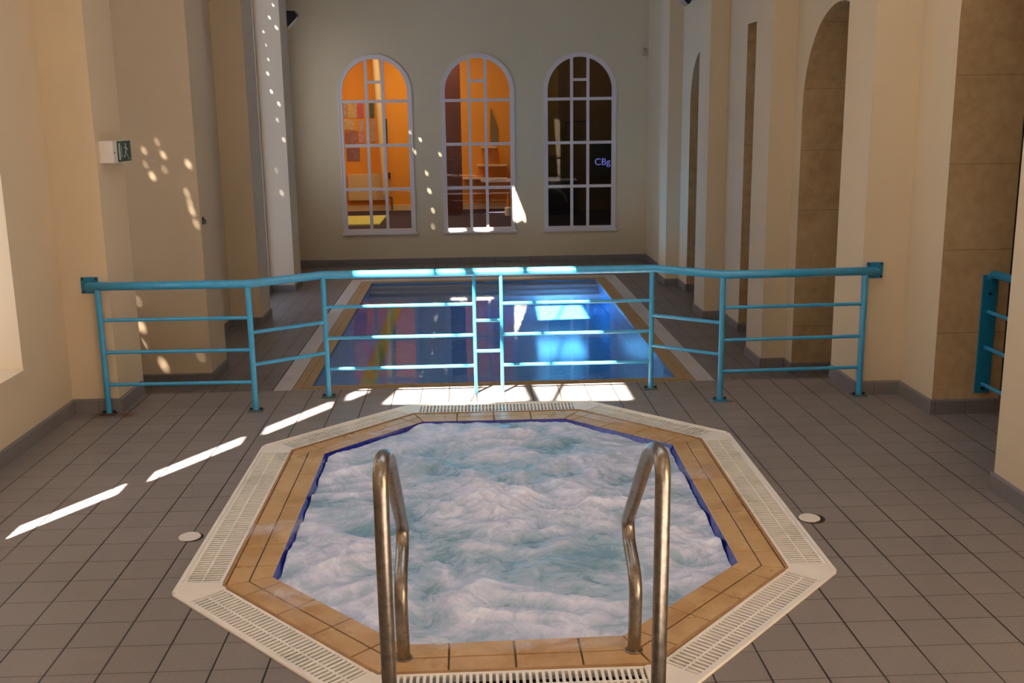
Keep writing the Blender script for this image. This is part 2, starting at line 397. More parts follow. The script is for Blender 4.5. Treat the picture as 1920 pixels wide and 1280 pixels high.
for (x0, x1, y0, y1, k) in PL[1:]:
    path += [((x0, ys), (x0, y0), LOW), ((x0, y0), (x1, y0), LOW), ((x1, y0), (x1, y1), LOW), ((x1, y1), (XL2, y1), LOW)]; ys = y1
path += [((XL2, ys), (XL2, 17.5), LOW)]
skirt('baseboard_left', path, 0, side=-1)
path = [((XR, -4), (XR, 4.43), 0), ((XR, 4.43), (2.714, 4.43), 0), ((2.714, 4.43), (2.714, 5.035), 0),
        ((XR + .45, 6.44), (XR, 6.44), 0)]
path = [(a, b, z) for a, b, z in path]
path += [((XR, 6.44), (XR, 6.965), 0), ((XR, 6.965), (2.70, 6.965), 0), ((2.70, 6.965), (2.70, YE), 0)]
for (x0, y0, y1), (o0, o1) in zip(PR[2:], [(7.70, 9.39), (10.30, 11.34), (12.82, 14.16)]):
    path += [((XR + .45, o1), (XR, o1), LOW), ((XR, o1), (XR, y0), LOW), ((XR, y0), (x0, y0), LOW), ((x0, y0), (x0, y1), LOW)]
path += [((XR, 15.25), (XR, 17.5), LOW)]
skirt('baseboard_right', path, 0, side=1)
skirt('baseboard_back', [((XL2, 17.5), (XR, 17.5), LOW)], 0, side=-1)

# ------------------------------------------------------------------ octagonal spa geometry
OUT = [(-1.285, 4.09), (-1.29, 6.12), (-.43, 6.985), (.80, 6.968), (1.595, 6.14), (1.56, 4.11), (.717, 3.20), (-.448, 3.20)]
MID = [(-1.078, 4.17), (-1.09, 6.02), (-.395, 6.755), (.722, 6.745), (1.39, 6.04), (1.352, 4.17), (.63, 3.405), (-.358, 3.40)]
INN = [(-.891, 4.245), (-.891, 5.955), (-.33, 6.575), (.605, 6.565), (1.202, 5.95), (1.163, 4.25), (.555, 3.62), (-.285, 3.605)]
# (all three listed clockwise seen from above, starting front left)
def mixp(a, b, t): return (a[0] * (1 - t) + b[0] * t, a[1] * (1 - t) + b[1] * t)
# ---- upper floor with octagonal hole
m = MB()
plate(m, [(XL1 - .42, -4), (XR + .45 + 1.2, -4), (XR + .45 + 1.2, YE), (XL1 - .42, YE)], [OUT], lambda x, y, d: V((x, y, -d)), .45)
m.box(3.46, 4.6, YE, 7.6, LOW, 0)
tag(m.build('floor', M_floor), kind='structure')
# ---- lower pool deck
PX0, PX1, PY0, PY1 = -1.475, 1.90, 9.33, 15.50
m = MB()
plate(m, rect(XL0 - .1, 4.6, YE - .1, 17.5), [rect(PX0 - .35, PX1 + .33, PY0 - .36, PY1 + .36)], lambda x, y, d: V((x, y, LOW - d)), .05)
for k, zz in enumerate((LOW + .3, LOW + .15)): m.box(-1.4, 1.7, YE + .3 * k, YE + .3 * (k + 1), LOW, zz)
tag(m.build('floor_pool', M_floorlow), kind='structure')

# ---- hot tub shell
tub = empty('hot_tub', (.15, 5.1, 0), 'octagonal spa set in the floor with double row of tan tiles and cobalt edge', 'hot tub')
m = MB()                                     # two rows of tan tiles round the water
g = MB(); gz = -.004
for i in range(8):
    j = (i + 1) % 8
    a0, a1, b0, b1 = MID[i], MID[j], INN[i], INN[j]
    g.prism([a1, a0, b0, b1], -.30, gz)
    L = math.dist(b0, b1)
    for row in range(2):
        t0, t1 = row * .5, row * .5 + .5
        p0, p1 = mixp(a0, b0, t0), mixp(a1, b1, t0); q0, q1 = mixp(a0, b0, t1), mixp(a1, b1, t1)
        d = (V(p1) - V(p0)).normalized(); n = V((d.y, -d.x)); 
        Lo = math.dist(p0, p1); gw = .0035
        # cuts are measured along the side from its middle so joints line up across rows
        mid = (V(b0) + V(b1)) / 2; h = math.dist(b0, b1) / 2
        k = int((h + .02) / .2455); cuts = [(.2455 * (c + (.5 if i % 2 else 0))) for c in range(-k - 1, k + 2)]
        cuts = [c for c in cuts if abs(c) < h - .03]
        def along(P, Q, c):
            P, Q = V(P), V(Q); m0 = mid; dd = (Q - P).normalized(); t = (m0 - P).dot(dd) + c
            return P + dd * t
        ed = [None] + cuts + [None]
        for a, b in zip(ed[:-1], ed[1:]):
            A = V(p0) if a is None else along(p0, p1, a + gw); A2 = V(q0) if a is None else along(q0, q1, a + gw)
            B = V(p1) if b is None else along(p0, p1, b - gw); B2 = V(q1) if b is None else along(q0, q1, b - gw)
            if a is None: A += d * gw; A2 += d * gw
            if b is None: B -= d * gw; B2 -= d * gw
            s1 = n * (gw * .9)
            quad = [(q.x, q.y) for q in (B + s1, A + s1, A2 - (s1 if row == 0 else s1 * 0), B2 - (s1 if row == 0 else s1 * 0))]
            m.prism(quad, -.03, 0, .0025)
o1 = m.build('coping_tiles', M_tan); o2 = g.build('tile_bed', M_grout)
m = MB()                                     # sealant lip between grating and tiles
for i in range(8):
    j = (i + 1) % 8; A = inset(list(reversed(MID)), -.012); A = list(reversed(A))
    m.prism([A[j], A[i], MID[i], MID[j]], -.03, .004)
o3 = m.build('sealant_joint', M_rust)
m = MB(); SH = list(reversed(inset(list(reversed(INN)), .022)))
for i in range(8):
    j = (i + 1) % 8
    a0, a1, b0, b1 = INN[i], INN[j], SH[i], SH[j]
    q = [V((*a0, -.003)), V((*a1, -.003)), V((*b1, -.05)), V((*b0, -.05)), V((*b0, -.7)), V((*b1, -.7))]
    m.add(q, [(0, 1, 2, 3), (3, 2, 5, 4)])
m.add([V((x, y, -.7)) for x, y in SH], [tuple(range(7, -1, -1))])
o4 = m.build('cobalt_mosaic_edge', M_mosaic)
m = MB()                                     # gutter channel below the gratings
for i in range(8):
    j = (i + 1) % 8
    m.prism([OUT[j], OUT[i], MID[i], MID[j]], -.14, -.075)
o5 = m.build('gutter_channel', M_channel)
under(tub, o1, o2, o3, o4, o5)

# ---- water of the spa: radial grid
NR, NT = 150, 440; C = V((.15, 5.1)); B8 = list(reversed(inset(list(reversed(INN)), .020)))
def hit(th):
    d = V((math.cos(th), math.sin(th))); best = 9
    for i in range(8):
        a = V(B8[i]) - C; e = V(B8[(i + 1) % 8]) - V(B8[i]); den = d.x * e.y - d.y * e.x
        if abs(den) < 1e-9: continue
        t = (a.x * e.y - a.y * e.x) / den; s = (a.x * d.y - a.y * d.x) / den
        if t > 0 and -.001 <= s <= 1.001: best = min(best, t)
    return best
vs, foam = [], []
mound = [((.07, 5.12), .26, .075), ((.62, 5.05), .20, .05), ((-.45, 5.75), .16, .035), ((.75, 5.75), .16, .035), ((.05, 3.95), .2, .03), ((-.6, 4.5), .2, .04), ((.1, 6.25), .22, .04), ((.95, 4.7), .2, .03)]
cold = [((.36, 4.35), .22), ((.62, 4.45), .14), ((.78, 3.98), .14), ((-.35, 5.05), .16), ((-.86, 5.2), .12), ((1.10, 5.2), .10), ((-.45, 4.75), .18), ((.25, 6.52), .12), ((.4, 5.6), .15), ((-.05, 4.6), .18), ((-.2, 5.75), .2), ((.55, 6.1), .15)]
def wz(x, y, t):
    q = V((x * 1.25, y * 1.25, 3.1)); w = V((noise.noise(q * 1.5), noise.noise(q * 1.5 + V((9, 2, 4))), 0)) * .45
    h = noise.fractal(V((x, y * 1.3, 0)) * 4.2 + w * 2.2, .9, 2.0, 4)
    r = 1 - abs(noise.noise(V((x, y * 1.25, 5)) * 6.0 + w * 5)) * 2
    z = h * .026 + r * .003 + noise.fractal(V((x, y, 9)) * 22, .9, 2, 3) * .0015
    for (c, s, a) in mound: z += a * math.exp(-((x - c[0]) ** 2 + (y - c[1]) ** 2) / (s * s)) * (.75 + .5 * h)
    fo = .5 + h * .25 + r * .10
    for (c, s) in cold: fo -= .26 * math.exp(-((x - c[0]) ** 2 + (y - c[1]) ** 2) / (s * s))
    for (c, s, a) in mound: fo += 2.6 * a * math.exp(-((x - c[0]) ** 2 + (y - c[1]) ** 2) / (s * s * 1.3))
    e = max(0, (t - .9) / .1); z = z * (1 - .2 * e) - .032 + .012 * max(0, min(1, (y - 5.8) / .6)) + .012 * e * max(0, noise.noise(V((x * 3, y * 3, 2))))
    fo += .10 * max(0, (t - .72) / .28)
    return z, fo
m = MB()
H8 = [hit(k * 2 * PI / NT) for k in range(NT)]
z, fo = wz(C.x, C.y, 0); vs.append((C.x, C.y, z)); foam.append(fo)
for i in range(1, NR + 1):
    t = i / NR
    for k in range(NT):
        th = k * 2 * PI / NT; x = C.x + math.cos(th) * H8[k] * t; y = C.y + math.sin(th) * H8[k] * t
        z, fo = wz(x, y, t); vs.append((x, y, z)); foam.append(fo)
fs = [(0, 1 + k, 1 + (k + 1) % NT) for k in range(NT)]
for i in range(NR - 1):
    for k in range(NT):
        a = 1 + i * NT; b = a + NT; k2 = (k + 1) % NT
        fs.append((a + k, b + k, b + k2, a + k2))
m.add(vs, fs, 0, True)
o = m.build('bubbling_water', M_spawater)
at = o.data.attributes.new('foam', 'FLOAT', 'POINT'); at.data.foreach_set('value', foam)
tag(o, 'churning white and pale teal foaming water filling the octagonal spa', 'water', kind='stuff')

# ---- gutter gratings and their corner plates
SIDE = ['left side', 'back left slanting side', 'back side towards the railing', 'back right slanting side', 'right side', 'front right slanting side', 'front side between the grab rails', 'front left slanting side']
CORN = ['front left outer corner', 'back left outer corner', 'far left corner nearest the railing', 'far right corner nearest the railing', 'back right outer corner', 'front right outer corner', 'corner beside the right grab rail', 'corner beside the left grab rail']
OI = list(reversed(inset(list(reversed(OUT)), .004)))
for i in range(8):
    j = (i + 1) % 8
    o0, o1_ = V(OI[i]), V(OI[j]); m0, m1 = V(MID[i]), V(MID[j])
    d = (o1_ - o0).normalized(); n = V((d.y, -d.x)); L = (o1_ - o0).length
    # inner edge runs between mitred corners; bars are square to the side
    s0 = (m0 - o0).dot(d) + .035; s1 = L + (m1 - o1_).dot(d) - .035; s0 = max(s0, .035); 
    w = ((m0 - o0).dot(n) + (m1 - o0).dot(n)) / 2 - .014
    cen = o0 + d * (s0 + s1) / 2
    g_ = empty('gutter_grating', (cen.x, cen.y, 0), 'white slatted grating along the %s of the spa' % SIDE[i], 'drain grating', 'gratings round the spa')
    M = Matrix(((d.x, n.x, 0, o0.x), (d.y, n.y, 0, o0.y), (0, 0, 1, 0), (0, 0, 0, 1)))
    fr = MB()
    fr.box(s0, s1, .012, .028, -.03, .001, mat=M); fr.box(s0, s1, w - .014, w, -.03, .001, mat=M)
    fr.box(s0, s1, w * .5 - .004, w * .5 + .004, -.03, .0005, mat=M)
    sl = MB(); nb = int((s1 - s0) / .0235); pit = (s1 - s0) / nb
    for k in range(nb):
        x = s0 + (k + .5) * pit; sl.box(x - pit * .235, x + pit * .235, .028, w - .014, -.009, .0, mat=M)
    lip = MB(); lip.bbox(.01, L - .01, -.006, .011, -.03, .009, .003, mat=M)
    a, b, c = fr.build('grating_frame', M_grate), sl.build('slats', M_grate), lip.build('outer_lip', M_white)
    under(g_, a, b, c)
    # corner plate at vertex i
    h_ = (i - 1) % 8
    dp = (V(OI[i]) - V(OI[h_])).normalized(); np_ = V((dp.y, -dp.x))
    Lp = (V(OI[i]) - V(OI[h_])).length
    ep = Lp + (V(MID[i]) - V(OI[i])).dot(dp) - .035
    pA = V(OI[h_]) + dp * ep; wp = (V(MID[i]) - V(OI[i])).dot(np_) - .014
    pts = [o0 + n * .0, o0 + d * s0, o0 + d * s0 + n * (w), m0 - (n + np_).normalized() * .006 * -0, pA + np_ * wp, pA]
    pts = [(q.x, q.y) for q in pts]
    ar = sum(pts[k][0] * pts[(k + 1) % 6][1] - pts[(k + 1) % 6][0] * pts[k][1] for k in range(6))
    if ar < 0: pts.reverse()
    cm = MB(); cm.prism(inset(pts, .0015), -.03, .003, .0015)
    cpn = cm.build('corner_plate', M_white)
    tag(cpn, 'smooth cream gutter plate at the %s of the spa' % CORN[i], 'corner plate', 'corner plates of the spa gutter')

# thin splashes of foam lying on the coping
def splash_mat():
    m_, nt, b = mat('thin_foam_splash'); p = pos(nt)
    n = noise_(nt, p, 6, 4, .55, .8); at = nd(nt, 'ShaderNodeAttribute', attribute_name='foam')
    a = math_(nt, 'MULTIPLY', ramp(nt, n.outputs[0], [(.36, 0.0), (.78, 1.0)]), math_(nt, 'MULTIPLY', at.outputs['Fac'], .62))
    lk(nt, a, b.inputs['Alpha']); b.inputs['Base Color'].default_value = (.95, .94, .98, 1); b.inputs['Roughness'].default_value = .5; b.inputs['Specular IOR Level'].default_value = .1
    return m_
M_splash = splash_mat()
SPL = [((-.93, 4.78), (.30, .13), .1, 'left'), ((-.72, 3.98), (.30, .12), -.75, 'front left'), ((-.62, 6.30), (.42, .09), .8, 'far left'), ((.1, 6.68), (.25, .07), 0, 'far'),
       ((.92, 6.45), (.34, .08), -.75, 'far right'), ((1.25, 5.45), (.12, .22), 0, 'right'), ((.30, 3.57), (.34, .07), .05, 'near'), ((-.16, 3.60), (.2, .06), .0, 'near left')]
for c, (rx, ry), an, nm in SPL:
    m = MB(); vs2 = []; fo2 = []; n1, n2 = 10, 28
    ca, sa = math.cos(an), math.sin(an)
    for i in range(n1 + 1):
        for k in range(n2):
            th = k * 2 * PI / n2; t = i / n1; wob = 1 + .3 * noise.noise(V((c[0] * 5 + math.cos(th), c[1] * 3 + math.sin(th), 1)))
            x = rx * t * math.cos(th) * wob; y = ry * t * math.sin(th) * wob
            X, Y = c[0] + x * ca - y * sa, c[1] + x * sa + y * ca
            vs2.append((X, Y, .0055 + .010 * (1 - t * t) * (.6 + noise.noise(V((X * 12, Y * 12, 0)))))); fo2.append(1 - t ** 1.5)
    f2 = [(i * n2 + k, (i + 1) * n2 + k, (i + 1) * n2 + (k + 1) % n2, i * n2 + (k + 1) % n2) for i in range(n1) for k in range(n2)]
    m.add(vs2, f2, 0, True); o = m.build('foam_splash', M_splash)
    o.data.attributes.new('foam', 'FLOAT', 'POINT').data.foreach_set('value', fo2)
    tag(o, 'thin splash of foam washed over the tan tiles on the %s edge of the spa' % nm, 'splash', 'foam splashes on the spa edge', 'stuff')

# ------------------------------------------------------------------ stainless grab rails
def smooth_path(pts, r=.08, n=6):
    pts = [V(p) for p in pts]; out = [pts[0]]
    for i in range(1, len(pts) - 1):
        a, b, c = pts[i - 1], pts[i], pts[i + 1]; rr = min(r if not isinstance(r, list) else r[i], (a - b).length * .48, (c - b).length * .48)
        s = b + (a - b).normalized() * rr; e = b + (c - b).normalized() * rr
        for k in range(n + 1):
            t = k / n; out.append(s * (1 - t) ** 2 + b * 2 * t * (1 - t) + e * t * t)
    out.append(pts[-1]); return out
def grab(x0, x1, label, yo=0, dy=0):
    g_ = empty('grab_rail', (x1, 3.505, 0), label, 'grab rail', 'grab rails of the spa')
    prof = [(0, 3.04, 0), (0, 3.02, .60), (.0, 3.02, .925), (.6, 3.22, .885), (1, 3.69, .44), (1, 3.655, .37), (1, 3.475, .29), (1, 3.505, 0)]
    pts = [V((x0 + (x1 - x0) * a, y, z)) for a, y, z in prof]
    path = smooth_path(pts, [0, .1, .13, .13, .07, .05, .09, 0], 8)
    m = MB(); m.tube(path, .0245, 24)
    t = m.build('rail_tube', M_steel)
    m = MB()
    under(g_, t)
    for q in (pts[0], pts[-1]):
        m = MB(); m.disc((q.x, q.y, 0), .033, .006, 28, .002); under(g_, m.build('base_flange', M_steel))
grab(-.288, -.276, 'left of the two bent steel grab rails in front of the spa')
grab(.582, .579, 'right of the two bent steel grab rails in front of the spa')

# ------------------------------------------------------------------ turquoise railing
rl = empty('safety_railing', (.12, 7.1, 0), 'turquoise tubular safety railing across the step between spa and pool', 'railing')
ZT = .883
plan = [(-2.53, 6.94), (-1.48, 6.925), (-1.045, 7.26), (1.315, 7.265), (1.73, 6.905), (2.79, 6.94)]
m = MB(); m.tube([V((-2.545, 6.975, ZT))] + [V((x, y, ZT)) for x, y in [(-2.545, 6.94)] + plan[1:5] + [(2.785, 6.94)]] + [V((2.785, 6.96, ZT))], .0265, 20)
parts = [m.build('handrail', M_teal)]
posts = [(-2.49, 6.945, .020), (-1.49, 6.93, .019), (-1.033, 7.255, .018), (.026, 7.262, .013), (.218, 7.262, .013), (1.297, 7.262, .018), (1.722, 6.912, .019), (2.717, 6.945, .021)]
for k, (x, y, r) in enumerate(posts):
    m = MB(); m.tube([(x, y, .002), (x, y, ZT - .01)], r, 14); parts.append(m.build('post', M_teal))
bars = [(0, 1, (.652, .430, .205)), (1, 2, (.548, .325)), (2, 3, (.655, .430, .205)), (3, 4, (.534, .311)), (4, 5, (.655, .430, .205)), (5, 6, (.548, .325)), (6, 7, (.655, .427, .205))]
for a, b, zs in bars:
    for zz in zs:
        m = MB(); m.tube([(posts[a][0], posts[a][1], zz), (posts[b][0], posts[b][1], zz)], .0125, 12); parts.append(m.build('crossbar', M_teal))
for k, (x, y, r) in enumerate(posts):
    if k in (3, 4): continue
    m = MB(); m.bbox(x - .05, x + .05, y - .04, y + .04, 0, .008, .002)
    bp = m.build('base_plate', M_rustplate if k == 0 else (M_foot if k != 6 else M_tealdark)); parts.append(bp)
    for q in (-.036, .036):
        m = MB(); m.disc((x + q, y, .008), .009, .016, 6, .002); parts.append(m.build('bolt', M_bolt))
for xc, yb in ((-2.548, 6.985), (2.785, 6.965)):
    m = MB(); m.box(xc - .056, xc + .056, yb - .008, yb, ZT - .052, ZT + .058)
    br = m.build('wall_bracket', M_tealdark); parts.append(br)
    for a in (-.044, .044):
        for b in (-.04, .046):
            m = MB(); M = Matrix.Translation((xc + a, yb - .008, ZT + b)) @ Matrix.Rotation(PI / 2, 4, 'X'); m.disc((0, 0, 0), .008, .008, 8, .002, mat=M); parts.append(m.build('bolt', M_bolt))
under(rl, *parts)

# ---- short railing inside the right-hand opening
sr_ = empty('side_railing', (3.36, 6.40, 0), 'short turquoise railing fixed to the brown stone reveal at the right edge', 'railing')
m = MB(); m.bbox(-.05, .05, -.39, .39, 0, .01, .002, mat=Matrix.Translation((3.335, 6.44, .53)) @ Matrix.Rotation(PI / 2, 4, 'X')); ps = [m.build('wall_plate', M_tealdark)]
m = MB(); m.tube(smooth_path([(3.335, 6.43, .90), (3.335, 6.40, .93), (3.345, 5.05, .93)], .03, 4), .026, 16); ps.append(m.build('handrail', M_tealdark))
for zz in (.68, .445, .20):
    m = MB(); m.tube([(3.335, 6.43, zz), (3.345, 5.05, zz)], .013, 12); ps.append(m.build('crossbar', M_teal))
for zz in (.80, .17):
    m = MB(); m.disc((0, 0, 0), .011, .008, 8, .002, mat=Matrix.Translation((3.335, 6.43, zz)) @ Matrix.Rotation(PI / 2, 4, 'X')); ps.append(m.build('bolt', M_bolt))
m = MB(); m.tube([(3.345, 5.08, 0), (3.345, 5.08, .93)], .02, 12); ps.append(m.build('post', M_tealdark))
under(sr_, *ps)

# ---- round floor caps
for (x, y, lab, ring) in ((-1.37, 4.716, 'round white drain cover on the grey tiles left of the spa', 0), (1.638, 4.722, 'round white drain cover with a dark ring right of the spa', 1)):
    g_ = empty('drain_cover', (x, y, 0), lab, 'drain cover', 'round drain covers')
    m = MB(); m.disc((x, y, .0), .052, .008, 32, .003); a = m.build('cover_disc', M_ivory); L_ = [a]
    m = MB(); m.disc((x + .01, y, 0), .066 if ring else .056, .002, 32, .001); L_.append(m.build('dark_rim', M_bolt)); under(g_, *L_)

# ------------------------------------------------------------------ swimming pool
ZW = LOW - .02; ZB = -.74
pl = empty('swimming_pool', (.2, 12.4, LOW), 'rectangular blue tiled swimming pool on the lower deck behind the railing', 'swimming pool')
def ringpoly(mb, x0, x1, y0, y1, w, z0, z1, seg=None, gap=.004, b=.002):
    # frame of slabs round a rectangle
    for (a0, a1, c0, c1, ax) in ((x0 - w, x1 + w, y0 - w, y0, 0), (x0 - w, x1 + w, y1, y1 + w, 0), (x0 - w, x0, y0, y1, 1), (x1, x1 + w, y0, y1, 1)):
        L = (a1 - a0) if ax == 0 else (c1 - c0); n = max(1, round(L / seg)) if seg else 1
        for k in range(n):
            if ax == 0: mb.bbox(a0 + L * k / n + gap / 2, a0 + L * (k + 1) / n - gap / 2, c0 + gap / 2, c1 - gap / 2, z0, z1, b)
            else: mb.bbox(a0 + gap / 2, a1 - gap / 2, c0 + L * k / n + gap / 2, c0 + L * (k + 1) / n - gap / 2, z0, z1, b)
m = MB(); ringpoly(m, PX0, PX1, PY0, PY1, .085, LOW - .05, LOW + .004, .245); ringpoly(m, PX0 - .085, PX1 + .085, PY0 - .085, PY1 + .085, .085, LOW - .05, LOW, .245)
q1 = m.build('coping_tiles', M_tanpool)
m = MB(); m.box(PX0 - .34, PX0 - .001, PY0 - .34, PY1 + .34, LOW - .06, LOW - .006); m.box(PX1 + .001, PX1 + .33, PY0 - .34, PY1 + .34, LOW - .06, LOW - .006)
m.box(PX0, PX1, PY0 - .34, PY0 - .001, LOW - .06, LOW - .006); m.box(PX0, PX1, PY1 + .001, PY1 + .34, LOW - .06, LOW - .006); q2 = m.build('tile_bed', M_grout)
m = MB(); ringpoly(m, PX0 - .17, PX1 + .17, PY0 - .17, PY1 + .17, .17, LOW - .05, LOW + .002, .5, .003); q3 = m.build('overflow_slabs', M_marble)
m = MB()
c8 = [V((x, y, z)) for z in (ZB, LOW - .01) for x, y in ((PX0, PY0), (PX1, PY0), (PX1, PY1), (PX0, PY1))]
m.add(c8, [(0, 1, 2, 3), (0, 4, 5, 1), (1, 5, 6, 2), (2, 6, 7, 3), (3, 7, 4, 0)]); q4 = m.build('basin', M_poolblue)
m = MB()
for k, (y0, zt) in enumerate(((15.30, -.50), (15.13, -.55), (14.96, -.60))): m.bbox(PX0 + .001, PX1 - .001, y0, PY1 - .001 , ZB, zt, .006)
q5 = m.build('entry_steps', M_poolstep)
m = MB(); m.box(-1.17, -1.01, PY0 + .1, 14.90, ZB, ZB + .004); q6 = m.build('lane_stripe', M_yellow)
m = MB()
n0, n1 = 24, 60
for gx in range(1): pass
m.add([V((PX0, PY0, ZW)), V((PX1, PY0, ZW)), V((PX1, PY1, ZW)), V((PX0, PY1, ZW))], [(0, 1, 2, 3)])
pw = m.build('pool_water', M_poolwater); tag(pw, 'still clear blue water in the rectangular swimming pool', 'water', kind='stuff')
under(pl, q1, q2, q3, q4, q5, q6)

# ------------------------------------------------------------------ arched windows of the back wall
YW = 17.545
def arched_window(idx, c, hw):
    w = empty('window_%d' % idx, (c, YW, .1), kind='structure'); zs = 2.385; fw = .05
    fr = MB(); A = arch(c, hw - .001, .10, zs, 28); B = arch(c, hw - fw, .10 + fw, zs, 28)
    n = len(A)
    for d0, d1 in ((0, .06),):
        P = [V((a, YW - .055, b)) for a, b in A]; Q = [V((a, YW - .055, b)) for a, b in B]; P2 = [q + V((0, .07, 0)) for q in P]; Q2 = [q + V((0, .07, 0)) for q in Q]
        for i in range(n):
            j = (i + 1) % n; fr.add([P[i], P[j], Q[j], Q[i], P2[i], P2[j], Q2[j], Q2[i]], [(0, 1, 2, 3), (7, 6, 5, 4), (3, 2, 6, 7), (0, 4, 5, 1)])
    # proud moulding round the arch, on the wall face
    A2 = arch(c, hw + .022, .10, zs, 28)
    P = [V((a, 17.482, b)) for a, b in A2[1:]]; Q = [V((a, 17.482, b)) for a, b in A[1:]]
    P.append(V((A2[0][0], 17.482, A2[0][1]))); Q.append(V((A[0][0], 17.482, A[0][1])))
    for i in range(len(P) - 1):
        fr.add([P[i], P[i + 1], Q[i + 1], Q[i], P[i] + V((0, .018, 0)), P[i + 1] + V((0, .018, 0)), Q[i + 1] + V((0, .018, 0)), Q[i] + V((0, .018, 0))], [(0, 1, 2, 3), (0, 4, 5, 1), (3, 2, 6, 7)])
    a = fr.build('window_frame', M_frame)
    mb = MB(); hz = .024
    for dx in (-.135, .135):
        top = zs + math.sqrt((hw - fw) ** 2 - dx * dx); mb.box(c + dx - .024, c + dx + .024, YW - .045, YW + .01, .14, top + .01)
    for z in (2.245, 1.535, .815): mb.box(c - hw + fw - .005, c + hw - fw + .005, YW - .043, YW + .008, z - hz, z + hz)
    mb.box(c - .13, c + .13, YW - .041, YW + .006, 2.553 - .022, 2.553 + .022)
    b = mb.build('glazing_bars', M_frame)
    sl = MB(); sl.bbox(c - hw - .04, c + hw + .04, 17.45, 17.52, .062, .10, .008); s = sl.build('window_sill', M_frame)
    gl = MB(); G = arch(c, hw - fw + .004, .10 + fw - .004, zs, 28); gl.add([V((x, YW - .01, z)) for x, z in G], [tuple(range(len(G)))]); g2 = gl.build('window_glass', M_glass)
    under(w, a, b, s, g2)
for i, (c, h) in enumerate(WX): arched_window(i + 1, c, h)

# ---- room seen through the arched windows
YB = 22.0
rm = MB(); rm.box(-3.2, 1.15, YB, YB + .1, .08, 3.7); rm.box(-3.3, -3.2, 17.66, YB, .08, 3.7)
tag(rm.build('wall_far_room', M_orange), kind='structure')
rm = MB(); rm.box(1.15, 1.25, 17.66, YB + .1, .08, 3.7); rm.box(1.25, 3.9, YB - .6, YB - .5, .08, 3.7); rm.box(3.9, 4.0, 17.66, YB, .08, 3.7)
tag(rm.build('wall_dark_room', M_brownroom), kind='structure')
rm = MB(); rm.box(-3.3, 4.0, 17.66, YB + .1, .0, .08); tag(rm.build('floor_far_room', M_navy), kind='structure')
rm = MB(); 
ph = [[(-.22, 21.1), (-.02, 20.4), (.38, 20.3), (.30, 21.1)], [(.40, 20.5), (.86, 20.7), (.86, 21.3), (.40, 21.2)]]
sh = lambda pl_, zz: [(x - SX * zz, y - SY * zz) for x, y in pl_]
plate(rm, rect(-3.3, 4.0, 17.66, YB + .1), [sh(q, 3.7 - .08) for q in ph], lambda x, y, d: V((x, y, 3.7 + d)), .02)
tag(rm.build('ceiling_far_room', M_ceil), kind='structure')
K = YB / 20.5
def far(x, z): return x * K, H - (H - z) * K
pics = [(-2.36, -2.30, 2.0, 2.28, (.45, .36, .34)), (-2.28, -2.10, 1.99, 2.28, (.62, .42, .20)), (-2.09, -1.98, 1.99, 2.29, (.62, .12, .16)), (-2.36, -2.16, 1.77, 1.97, (.62, .45, .24)), (-2.08, -1.98, 1.72, 1.95, (.55, .38, .30)),
        (-2.35, -2.10, 1.45, 1.75, (.38, .16, .14)), (-2.08, -1.97, 1.52, 1.70, (.60, .28, .32)), (-2.33, -2.08, 1.18, 1.43, (.30, .14, .14)), (-1.86, -1.77, 1.99, 2.28, (.10, .14, .08)), (-1.86, -1.77, 1.53, 1.97, (.52, .36, .28)),
        (-1.68, -1.56, 2.0, 2.28, (.52, .34, .26)), (-1.67, -1.58, 1.50, 1.97, (.48, .33, .27))]
plabs = ['narrow grey sheet at the top left of the orange wall', 'tan sheet in the top row of the pinned papers', 'red patterned sheet in the top row of the pinned papers', 'tan sheet in the second row at the left', 'small brownish sheet beside the first glazing bar', 'dark red patterned picture at the left in the third row', 'pink patterned sheet beside the first glazing bar', 'grey and red picture hanging lowest on the left', 'dark green sheet behind the narrow middle panes', 'tall pinkish sheet behind the narrow middle panes', 'pale brown sheet at the top right of the pinned papers', 'tall pale sheet with a dark edge at the lower right of the pinned papers']
for (x0, x1, z0, z1, col), lb in zip(pics, plabs):
    a, b = far(x0, z0); c, d = far(x1, z1); m = MB()
    m.box(a, c, YB - .012, YB, b, d); mt = simple('pinned_paper', col, .7, var=.45, scale=14)
    tag(m.build('pinned_picture', mt), lb + ' seen through the left arched window' if len(lb.split()) < 10 else lb, 'picture', 'pictures pinned in the orange room')
m = MB(); a, b = far(-1.57, 1.50); c, d = far(-1.535, 1.97); m.box(a, c, YB - .03, YB, b, d); tag(m.build('dark_notice_board', M_black), 'narrow dark upright board on the orange wall behind the left arched window', 'board')
# radiator
ra = empty('radiator', (-2.0, YB - .05, .40), 'long beige panel radiator low on the orange wall behind the left window', 'radiator')
a, b = far(-2.33, .42); c, d = far(-1.55, .93); m = MB(); m.box(a, c, YB - .09, YB - .03, b, d)
for k in range(22): x = a + (c - a) * (k + .5) / 22; m.box(x - .008, x + .008, YB - .1, YB - .09, b + .02, d - .02)
pr = [m.build('radiator_panel', M_radiator)]; m = MB(); m.tube([(c + .06, YB - .05, .10), (c + .06, YB - .05, b + .05), (c - .02, YB - .05, b + .05)], .014, 8); pr.append(m.build('radiator_pipe', M_maroon)); m = MB(); m.tube([(c + .03, YB - .03, d - .1), (c + .03, YB - .03, d + .02)], .02, 8); pr.append(m.build('radiator_valve', M_maroon))
under(ra, *pr)
m = MB(); m.box(-3.2, 1.15, YB - .02, YB, .08, .20); tag(m.build('baseboard_far_room', M_radiator), kind='structure')
m = MB(); m.bbox(-2.5, -1.62, 18.9, 20.6, .08, .11, .01); tag(m.build('floor_mat', M_mat), 'yellow green mat on the navy floor behind the left arched window', 'mat')
